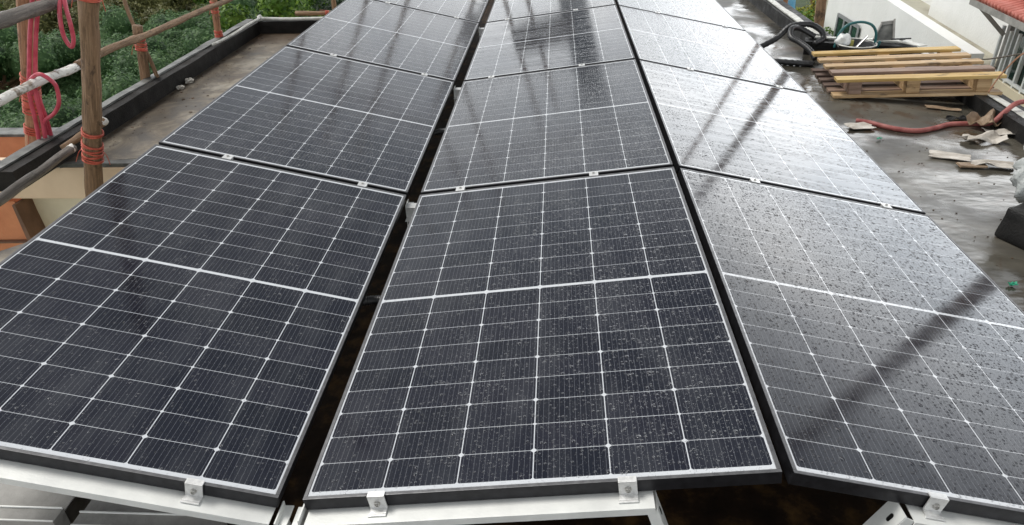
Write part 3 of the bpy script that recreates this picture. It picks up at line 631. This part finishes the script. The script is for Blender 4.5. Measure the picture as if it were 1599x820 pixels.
# red hose, scraps, litter on the right roof
hose('air_hose', [[(2.665, 3.60, -.335), (2.74, 3.56, -.335), (2.85, 3.45, -.335), (2.98, 3.40, -.335), (3.12, 3.45, -.335), (3.25, 3.52, -.335), (3.40, 3.53, -.335), (3.50, 3.50, -.32), (3.56, 3.50, -.25), (3.63, 3.52, -.195), (3.74, 3.56, -.195), (3.9, 3.6, -.23)]], .0165, 'hose_red', 'dusty red hose snaking across the wet roof to the right parapet')
def scrap(name, x, y, sx, sy, rot, mat, lab, fold=.02, seed=0, z=ZR + .006, cat='scrap'):
    b = bmesh.new(); n = 9; vs = []
    for i in range(n):
        for j in range(n):
            u, w = i / (n - 1) - .5, j / (n - 1) - .5
            ex = 1 + .35 * noise.noise(Vector((math.atan2(w, u) * 1.2, seed, 3)))
            vs.append(b.verts.new((u * sx * ex, w * sy * ex, fold * max(0, .5 + noise.noise(Vector((u * 2.4, w * 2.4, seed)))))))
    for i in range(n - 1):
        for j in range(n - 1): b.faces.new((vs[i * n + j], vs[(i + 1) * n + j], vs[(i + 1) * n + j + 1], vs[i * n + j + 1]))
    r = bmesh.ops.extrude_face_region(b, geom=b.faces[:])
    for q in r['geom']:
        if isinstance(q, bmesh.types.BMVert): q.co.z += .004
    bmesh.ops.recalc_face_normals(b, faces=b.faces)
    me = bpy.data.meshes.new(name); b.to_mesh(me); b.free(); me.materials.append(M[mat]); o = bpy.data.objects.new(name, me); col.objects.link(o)
    o.location = (x, y, z); o.rotation_euler = (0, 0, rot); return tag(o, lab, cat)
scrap('paper_scrap', 2.66, 3.50, .17, .11, .2, 'paper', 'pale torn paper under the left end of the red hose', .015, 1)
scrap('cardboard_scrap', 3.46, 3.50, .20, .14, .5, 'card', 'crumpled brown cardboard beside the red hose near the parapet', .09, 2)
scrap('paper_scrap', 3.50, 3.36, .20, .11, -.2, 'paper', 'pale wet paper below the crumpled cardboard', .02, 3)
scrap('paper_scrap', 3.33, 3.24, .23, .10, -.1, 'paper', 'white folded paper piece on the wet roof, between hose and brown card', .05, 4)
scrap('paper_scrap', 3.00, 2.98, .22, .10, -.4, 'paper', 'pale flattened paper left of the brown folded card', .012, 5)
scrap('paper_scrap', 3.18, 2.83, .22, .08, -.25, 'paper', 'long pale paper strip right of the brown folded card', .03, 6)
cs = MB(); cs.box((-.075, -.03, 0), (.075, .03, .004), .001); cs.box((-.07, -.028, .005), (.08, .03, .009), .001); cs.tube([(-.075, -.03, .007), (.072, -.032, .007)], .008, 10)
o = cs.build('folded_cardboard', M['card']); o.location = (3.06, 2.84, ZR + .008); o.rotation_euler = (0, 0, -.06); tag(o, 'brown folded strip of cardboard with a rolled edge', 'scrap')
scrap('cardboard_scrap', 3.34, 3.62, .12, .07, .1, 'tar', 'dark soaked scrap under the crumpled cardboard', .03, 8)
scrap('paper_scrap', 3.36, 3.86, .22, .05, -.35, 'card', 'thin brown strip of paper just in front of the pallet', .008, 9)
scrap('twine_bit', 2.70, 3.28, .03, .015, .4, 'rope_green', 'tiny green bit of twine near the second right panel', .008, 10)
scrap('twine_bit', 2.60, 1.54, .035, .02, .1, 'rope_green', 'small green bit of twine by the near end of the kerb block', .012, 11)

# tarred block on the right with a bag on it
tb = empty('tarred_block', (2.95, 1.7, ZR), 'low black tarred kerb block on the wet roof at the right edge', 'block')
tb_m = MB(); tb_m.hexa([(2.745 - 2.95, 1.99 - 1.7, 0), (3.25 - 2.95, .95 - 1.7, 0), (3.7 - 2.95, 1.2 - 1.7, 0), (3.1 - 2.95, 2.22 - 1.7, 0), (2.77 - 2.95, 2.01 - 1.7, .155), (3.26 - 2.95, .98 - 1.7, .155), (3.68 - 2.95, 1.2 - 1.7, .155), (3.09 - 2.95, 2.19 - 1.7, .13)], .02)
bmesh.ops.subdivide_edges(tb_m.bm, edges=tb_m.bm.edges[:], cuts=4, use_grid_fill=True)
for v in tb_m.bm.verts: v.co += Vector((noise.noise(v.co * 9), noise.noise(v.co * 9 + Vector((4, 0, 0))), noise.noise(v.co * 9 + Vector((0, 7, 0))))) * .012
tb_m.build('body', M['tar'], tb, True)
bag = MB(); bag.blob((0, 0, 0), .115, 9, .7, 4, (.85, .8, 1.1)); o = bag.build('plastic_bag', M['bag_grey'], None, True); o.location = (3.03, 2.235, -.13); tag(o, 'crumpled pale plastic bag behind the tarred block at the right edge', 'bag')
tp = MB(); tp.lathe([(.035, 0), (.055, 0), (.055, .035), (.035, .035), (.035, .001)], 24, Matrix.Rotation(R(70), 4, 'X')); o = tp.build('tape_roll', M['plastic_white'], None, True); o.location = (2.99, 2.28, .0); tag(o, 'white roll leaning on the plastic bag', 'roll')
bt = MB(); bt.box((-.045, -.03, 0), (.045, .03, .012), .003); o = bt.build('batten_offcut', M['paper']); o.location = (2.90, 1.97, ZR + .14); o.rotation_euler = (.05, 0, -.5); tag(o, 'small pale offcut lying on the tarred block', 'scrap')
bt = MB(); bt.box((-.03, -.012, 0), (.03, .012, .012), .003); o = bt.build('brick_chip', M['strap']); o.location = (2.862, 1.975, ZR + .135); o.rotation_euler = (.05, 0, -.5); tag(o, 'red chip beside the pale offcut on the tarred block', 'scrap')

# litter on the left strip
for (x, y, r, lab) in [(-2.545, 4.70, .032, 'white plaster lump at the foot of the left parapet'), (-2.535, 4.52, .024, 'smaller broken plaster lump beside the white one')]:
    o = MB().blob((0, 0, 0), r, x * 9, .8, 3, (1.2, 1, .7)).build('plaster_lump', M['plaster'], None, False); o.location = (x, y, ZR + r * .5); tag(o, lab, 'rubble')
lit = MB()
for i in range(360):
    y = random.uniform(3.2, 6.42); x = -2.55 + abs(random.gauss(0, .09)) if random.random() < .6 else random.uniform(-2.5, -1.4)
    if y > 6.0 and random.random() < .7: x = random.uniform(-2.5, -1.6)
    s = random.uniform(.002, .007) if random.random() < .93 else .014; lit.blob((x, y, ZR + s * .2), s, i, .9, 1, (1, random.uniform(.4, 1.6), .3))
for i in range(260):
    x = random.uniform(2.35, 3.5); y = random.uniform(1.0, 4.6); s = random.uniform(.002, .006); lit.blob((x, y, ZR + s * .4), s, i, .6, 1, (1, random.uniform(.5, 1.3), .5))
tag(lit.build('grit_and_leaf_litter', M['dirt']), 'brown grit and dead leaf crumbs scattered on the roof', 'debris', kind='stuff')

# ------------------------------------------------------------------ neighbouring white buildings on the right
nb = empty('white_terrace_house', (5.5, 10, -7), 'near white rendered house with a small grey window and stained flat ledge', 'building')
# near white wall: face towards us (x = 5.5), sloping top follows the stair-like terrace
def quadprism(face, dx):
    """a polygon in y-z at x given per point, extruded by dx"""
    b = bmesh.new(); f = [b.verts.new(p) for p in face]; k = [b.verts.new((p[0] + dx, p[1], p[2])) for p in face]; n = len(face)
    b.faces.new(f); b.faces.new(k[::-1])
    for i in range(n): b.faces.new((f[i], k[i], k[(i + 1) % n], f[(i + 1) % n]))
    m = MB(); m.bm.free(); m.bm = b; return m
sub(nb, quadprism([(5.5, 7.55, -7), (5.5, 12.4, -7), (5.5, 12.4, -.66), (5.5, 7.55, -.935)], .18), 'wall', M['white_wall'])
sub(nb, quadprism([(5.685, 7.55, -7), (5.685, 13.5, -7), (5.685, 13.5, -.80), (5.685, 7.55, -1.10)], 1.8), 'ledge', M['slab'])
wf = sub(nb, MB().box((5.47, 10.75, -2.15), (5.498, 11.70, -1.36), .004), 'window', M['window'])
fr = MB()
for y in (10.75, 11.05, 11.38, 11.70): fr.box((5.455, y - .03, -2.19), (5.469, y + .03, -1.32))
fr.box((5.457, 10.75, -1.37), (5.467, 11.70, -1.31)); fr.box((5.457, 10.75, -2.2), (5.467, 11.7, -2.14))
fo = fr.build('window_frame', M['frame_grey'], wf)
n2 = empty('white_end_house', (7.6, 12, -7), 'farther tall white house side behind the stained ledge', 'building')
sub(n2, quadprism([(6.07, 7.72, -7), (6.07, 9.9, -7), (6.07, 9.9, 1.0), (6.07, 7.72, 1.0)], 4), 'wall', M['white_wall'])
sub(n2, quadprism([(6.32, 9.91, -7), (6.32, 15.3, -7), (6.32, 15.3, -.55), (6.32, 9.91, -.8)], .12), 'wall', M['white_wall'])
n3 = empty('grey_low_wall', (5.9, 7.5, -7), 'low plain grey wall beyond the pallet at the foot of the white house', 'wall')
sub(n3, MB().box((5.3, 7.40, -7), (6.3, 7.54, -1.12)), 'wall', M['grey_wall'])
# plants and clutter in the gully
for k, (x, y, z, r, lab) in enumerate([(5.86, 8.95, -1.08, .10, 'dark bundle lying on the stained ledge, nearest'), (5.95, 10.9, -1.0, .15, 'grey draped bundle lying on the stained ledge, farther up')]):
    o = MB().blob((0, 0, 0), r, k * 3, .8, 3, (1, 1.5, .6)).build('ledge_bundle', M['frame_grey'], None, False); o.location = (x, y, z); tag(o, lab, 'bundle')

# red tiled house
rh = empty('red_tiled_house', (6.4, 6.8, -7), 'house with red tiled eave, green glass doors and white railing at the top right', 'building')
H0 = Vector((5.77, 7.6, 0)); H1 = Vector((5.55, 5.3, 0)); hd = (H1 - H0).normalized(); hn = Vector((-hd.y, hd.x, 0))       # hn points away from us
if hn.x < 0: hn = -hn
def hp(s, d, z): p = H0 + hd * s + hn * d; return (p.x, p.y, z)
def hbox(s0, s1, d0, d1, z0, z1, bev=0): return MB().hexa([hp(s0, d0, z0), hp(s1, d0, z0), hp(s1, d1, z0), hp(s0, d1, z0), hp(s0, d0, z1), hp(s1, d0, z1), hp(s1, d1, z1), hp(s0, d1, z1)], bev)
sub(rh, hbox(0, 4.5, .02, 3, -7, -1.17), 'wall', M['cream_low'])
sub(rh, hbox(0.05, 4.5, .19, 3, -1.165, -.43), 'wall', M['window'])
post = MB()
sub(rh, hbox(.00, .07, .10, .18, -1.165, -.40), 'post', M['fascia'])
pn = sub(rh, hbox(.08, 4.4, .15, .185, -1.16, -.45), 'glass_doors', M['window'])
tr = MB()
for k in range(9): s_ = .15 + k * .33; tr.hexa([hp(s_, .11, -1.16), hp(s_ + .035, .11, -1.16), hp(s_ + .035, .145, -1.16), hp(s_, .145, -1.16), hp(s_, .11, -.47), hp(s_ + .035, .11, -.47), hp(s_ + .035, .145, -.47), hp(s_, .145, -.47)])
o = tr.build('door_frame', M['rail'], pn)
rl = MB()
for k in range(12): s_ = .03 + k * .20; rl.bar(hp(s_, .05, -1.17), hp(s_, .05, -.62 - .015 * (k % 2)), .03, .03, (1, 0, 0))
rl.bar(hp(0, .05, -1.13), hp(3, .05, -1.13), .03, .03); rl.bar(hp(.75, .05, -.62), hp(3, .05, -.62), .03, .03)
sub(rh, rl, 'railing', M['rail'])
# eave: sloping tile field with barrel tiles
ev = MB(); e0, e1 = -.22, 3.2
sub(rh, MB().hexa([hp(e0, -.30, -.43), hp(e1, -.30, -.43), hp(e1, -.26, -.43), hp(e0, -.26, -.43), hp(e0, -.30, -.36), hp(e1, -.30, -.36), hp(e1, -.26, -.36), hp(e0, -.26, -.36)]), 'fascia', M['fascia'])
sub(rh, MB().hexa([hp(e0, -.25, -.41), hp(e1, -.25, -.41), hp(e1, 3, .67), hp(e0, 3, .67), hp(e0, -.25, -.36), hp(e1, -.25, -.36), hp(e1, 3, .72), hp(e0, 3, .72)]), 'roof', M['tile'])
tl = MB(); k = 0; s_ = e0 + .05
while s_ < e1 - .03:
    for q in range(9):
        d0 = -.30 + q * .25; z0 = -.345 + (d0 + .30) * .333
        tl.tube([hp(s_, d0, z0 + .012), hp(s_, d0 + .27, z0 + .012 + .27 * .333 - .012)], lambda t: .040 - .006 * t, 8, True)
    s_ += .085
sub(rh, tl, 'roof_tiles', M['tile'], True)
sub(rh, MB().bar(hp(.0, -.26, -.42), hp(.05, .06, -.72), .035, .045), 'eave_strut', M['fascia'])
# hanging wires by the railing
mb = MB(); mb.tube([(4.95, 6.85, -.82), (5.2, 6.6, -.74), (5.55, 6.4, -.60)], .008, 6, sub=4); tag(mb.build('iron_rod', M['bark_grey'], None, True), 'thin rusty rod sticking out in front of the railing', 'rod')
mb = MB(); mb.tube([(3.60, 3.80, -.21), (3.66, 3.83, -.10), (3.76, 3.86, .02), (3.84, 3.88, .06)], .005, 6, sub=6); tag(mb.build('wire_end', M['bark_red'], None, True), 'bent rusty wire rising from the right end of the pallet', 'wire')

# blue sheet
bs = MB(); bs.hexa([(3.70, 9.0, -5), (4.25, 9.4, -5), (4.25, 9.45, -5), (3.70, 9.05, -5), (3.60, 9.0, -.2), (3.94, 9.4, -.2), (3.94, 9.45, -.2), (3.60, 9.05, -.2)])
bmesh.ops.subdivide_edges(bs.bm, edges=bs.bm.edges[:], cuts=8, use_grid_fill=True)
for v in bs.bm.verts: v.co.y += .03 * noise.noise(v.co * 2.2)
tag(bs.build('blue_sheet', M['blue'], None, True), 'bright blue sheet hanging beyond the right parapet', 'sheet')
# unseen grey tower beyond the far end, guessed from its reflection in the panels
fb = empty('concrete_tower', (.3, 30, -7), 'slim grey concrete tower far beyond the end of the array', 'tower')
sub(fb, MB().box((-.35, 30, -7), (.80, 31, 8.9)), 'shaft', M['building_far'])
sub(fb, MB().box((-.55, 29.8, 8.9), (1.0, 31.2, 9.3)), 'cap', M['building_far'])
pf = MB()
for k in range(5): pf.box((-.30, 9.5 + k * .2, 1.12), (.62, 9.68 + k * .2, 1.16), .004)
pf.box((-.30, 9.48, 1.0), (.62, 9.5, 1.36), .004)
tag(pf.build('scaffold_platform', M['bark_grey']), 'plank platform with a toe board on the far scaffold', 'platform')

# ------------------------------------------------------------------ trees
def leaf_mat(name, lo, mid, hi, sc=3.0):
    t = NT(name); g = t.new('ShaderNodeNewGeometry'); o = t.obj()
    f = t.math('ADD', t.math('MULTIPLY', g.outputs['Random Per Island'], .55), t.math('MULTIPLY', t.noise(o, sc, 3), .45))
    c = t.ramp(f, (.22, lo), (.5, mid), (.78, hi))
    m = t.set(c, .55, 0, None, .3)
    tr = t.new('ShaderNodeBsdfTranslucent'); t.put(tr.inputs[0], c)
    mxs = t.new('ShaderNodeMixShader'); mxs.inputs[0].default_value = .25
    out = t.n['Material Output']; t.l.new(t.b.outputs[0], mxs.inputs[1]); t.l.new(tr.outputs[0], mxs.inputs[2]); t.l.new(mxs.outputs[0], out.inputs[0]); return m
LM = {'blue': leaf_mat('bluish_conifer_leaf', (.028, .068, .024), (.085, .170, .062), (.18, .29, .12)),
      'olive': leaf_mat('olive_leaf', (.060, .068, .020), (.13, .135, .045), (.22, .215, .08)),
      'green': leaf_mat('fresh_green_leaf', (.028, .072, .010), (.085, .175, .022), (.22, .34, .05)),
      'dark': leaf_mat('dark_green_leaf', (.008, .022, .008), (.020, .048, .016), (.045, .085, .028)),
      'yellow': leaf_mat('yellow_green_leaf', (.12, .14, .015), (.24, .26, .03), (.40, .38, .05))}
def make_tree(kind, h, puffs, leaf, per, lab, loc, seed, group, cat='tree', aspect=1.0, flat=.8, core=.62, jit=.45):
    rnd = random.Random(seed)
    root = empty('tree', loc, lab, cat, group)
    verts, faces = [], []
    for (c, r) in puffs:
        c = Vector(c); n = int(per * r * r)
        b = bmesh.new(); bmesh.ops.create_icosphere(b, subdivisions=2, radius=r * core); b.faces.ensure_lookup_table(); b.verts.ensure_lookup_table(); k0 = len(verts)
        verts += [c + Vector((v.co.x, v.co.y, v.co.z * flat)) for v in b.verts]; faces += [tuple(k0 + v.index for v in f.verts) for f in b.faces]; b.free()
        for i in range(n):
            d = Vector((rnd.gauss(0, 1), rnd.gauss(0, 1), rnd.gauss(0, 1))).normalized()
            if d.z < -.5: d.z *= -1
            lump = 1 + .32 * noise.noise(d * 2.6 + Vector((seed, c.x, c.y))) + .20 * noise.noise(d * 6 + c)
            rr = r * lump * (rnd.uniform(.92, 1.0) if rnd.random() < .75 else rnd.uniform(.6, 1.06))
            p = c + Vector((d.x, d.y, d.z * flat)) * rr
            nn = (d + Vector((rnd.gauss(0, jit), rnd.gauss(0, jit), rnd.gauss(0, jit) + .15))).normalized()
            u = nn.orthogonal().normalized(); u.rotate(Matrix.Rotation(rnd.random() * 6.28, 3, nn)); w = nn.cross(u)
            s = leaf * rnd.uniform(.6, 1.25); k = len(verts)
            verts += [p - u * s, p - w * s * .42 * aspect, p + u * s, p + w * s * .42 * aspect]; faces.append((k, k + 1, k + 2, k + 3))
    me = bpy.data.meshes.new('crown'); me.from_pydata(verts, [], faces); me.materials.append(LM[kind]); o = bpy.data.objects.new('crown', me); col.objects.link(o); o.parent = root
    t = MB(); t.tube([(0, 0, 0), (.08, .03, h * .3), (-.04, .05, h * .6), (0, 0, h * .85)], lambda q: .16 * (1 - .6 * q), 10, wob=.2, seed=seed, sub=4)
    for (c, r) in puffs:
        c = Vector(c); zz = max(h * .25, c.z - r * 1.6); t.tube([(0, 0, zz), (c.x * .55, c.y * .55, (zz + c.z) / 2), (c.x, c.y, c.z)], lambda q: .04 * (1 - .75 * q), 6, sub=3)
    t.build('trunk', M['bark'], root, True); return root
def puffy(seed, H, R_, n, r0, r1, zs=.6):
    rnd = random.Random(seed); out = []
    for i in range(n):
        a = i * 2.399 + rnd.uniform(-.3, .3); q = math.sqrt((i + .5) / n); rr = q * R_
        out.append(((rr * math.cos(a), rr * math.sin(a), H - q * q * R_ * zs + rnd.uniform(-.5, .4)), rnd.uniform(r0, r1)))
    return out
def copy_tree(root, loc, rz, s, lab):
    c = root.copy(); col.objects.link(c); c.location = loc; c.rotation_euler = (0, 0, rz); c.scale = (s, s, s); c['label'] = lab
    for ch in root.children: d = ch.copy(); col.objects.link(d); d.parent = c
TG = 'trees below the left parapet'
zg = -7
blueT = make_tree('blue', 5.6, puffy(3, 5.1, 1.9, 44, .24, .48, .55), .028, 9500, 'blue green puffy tree filling the view between the two near uprights', (-5.9, 8.0, zg), 11, TG, flat=.9, core=.82, jit=.32)
oliveT = make_tree('olive', 6.0, puffy(5, 5.4, 1.9, 24, .38, .66, .6), .036, 6500, 'brownish olive tree behind the leaning stick', (-8.6, 14.8, zg), 12, TG)
greenT = make_tree('green', 6.0, puffy(8, 5.4, 1.8, 24, .36, .62, .6), .050, 4200, 'fresh green broadleaf tree behind the far left corner of the roof', (-5.0, 13.0, zg), 13, TG, aspect=1.3)
darkT = make_tree('dark', 6.0, puffy(9, 5.0, 1.8, 22, .36, .62, .6), .040, 5000, 'dark green tree below the left parapet', (-4.6, 5.6, zg), 14, TG)
for (src, x, y, s, lab) in [
    (blueT, -8.0, 6.6, .94, 'blue green puffy tree at the far left beneath the railing'),
    (blueT, -9.2, 10.6, 1.04, 'blue green puffy tree in the upper left behind the thick grey pole'),
    (blueT, -5.9, 10.9, 1.02, 'blue green puffy tree right of the sawn-off upright'),
    (darkT, -3.9, 7.7, .86, 'dark green tree hugging the left parapet halfway along'),
    (darkT, -3.7, 10.0, .95, 'dark tree close behind the far left roof corner'),
    (oliveT, -10.6, 14.4, 1.0, 'olive tree at the upper left beyond the puffy crowns'),
    (blueT, -7.4, 12.3, 1.02, 'blue green crown just below the olive tree'),
    (blueT, -4.9, 8.3, .93, 'blue green crown low behind the brown upright'),
    (greenT, -3.1, 14.6, .98, 'fresh green tree above the far parapet'),
    (greenT, -6.6, 16.2, 1.0, 'tall green tree behind the olive one'),
    (blueT, -6.4, 14.2, 1.0, 'blue green crown between the olive and the fresh green trees'),
    (darkT, -4.4, 16.4, 1.0, 'dark tree between the two fresh green ones'),
    (oliveT, -9.6, 17.5, 1.0, 'large olive tree at the back left'),
    (greenT, -12.6, 14.2, 1.0, 'broad green tree at the far left back'),
    (darkT, -6.5, 4.6, .85, 'dark tree at the left edge below the railing'),
    (darkT, -8.6, 9.4, .92, 'dark tree between the puffy crowns on the left'),
    (greenT, -1.9, 18.0, .95, 'green tree beyond the short horizontal timber')]:
    copy_tree(src, (x, y, zg), x * 3.1 + y, s, lab)
yel = make_tree('yellow', 5.8, puffy(15, 5.3, .9, 14, .28, .45, .7), .036, 3600, 'yellow green bushy tree between the timber upright and the white house', (6.0, 14.4, -7.0), 15, 'trees beyond the right parapet', aspect=1.3)
gr2 = make_tree('green', 5.8, puffy(16, 5.3, .8, 12, .28, .45, .7), .036, 3200, 'green shrub tree beside the blue sheet', (4.95, 12.4, -6.9), 16, 'trees beyond the right parapet', aspect=1.3)
gr2.scale = (.95, .95, .98)
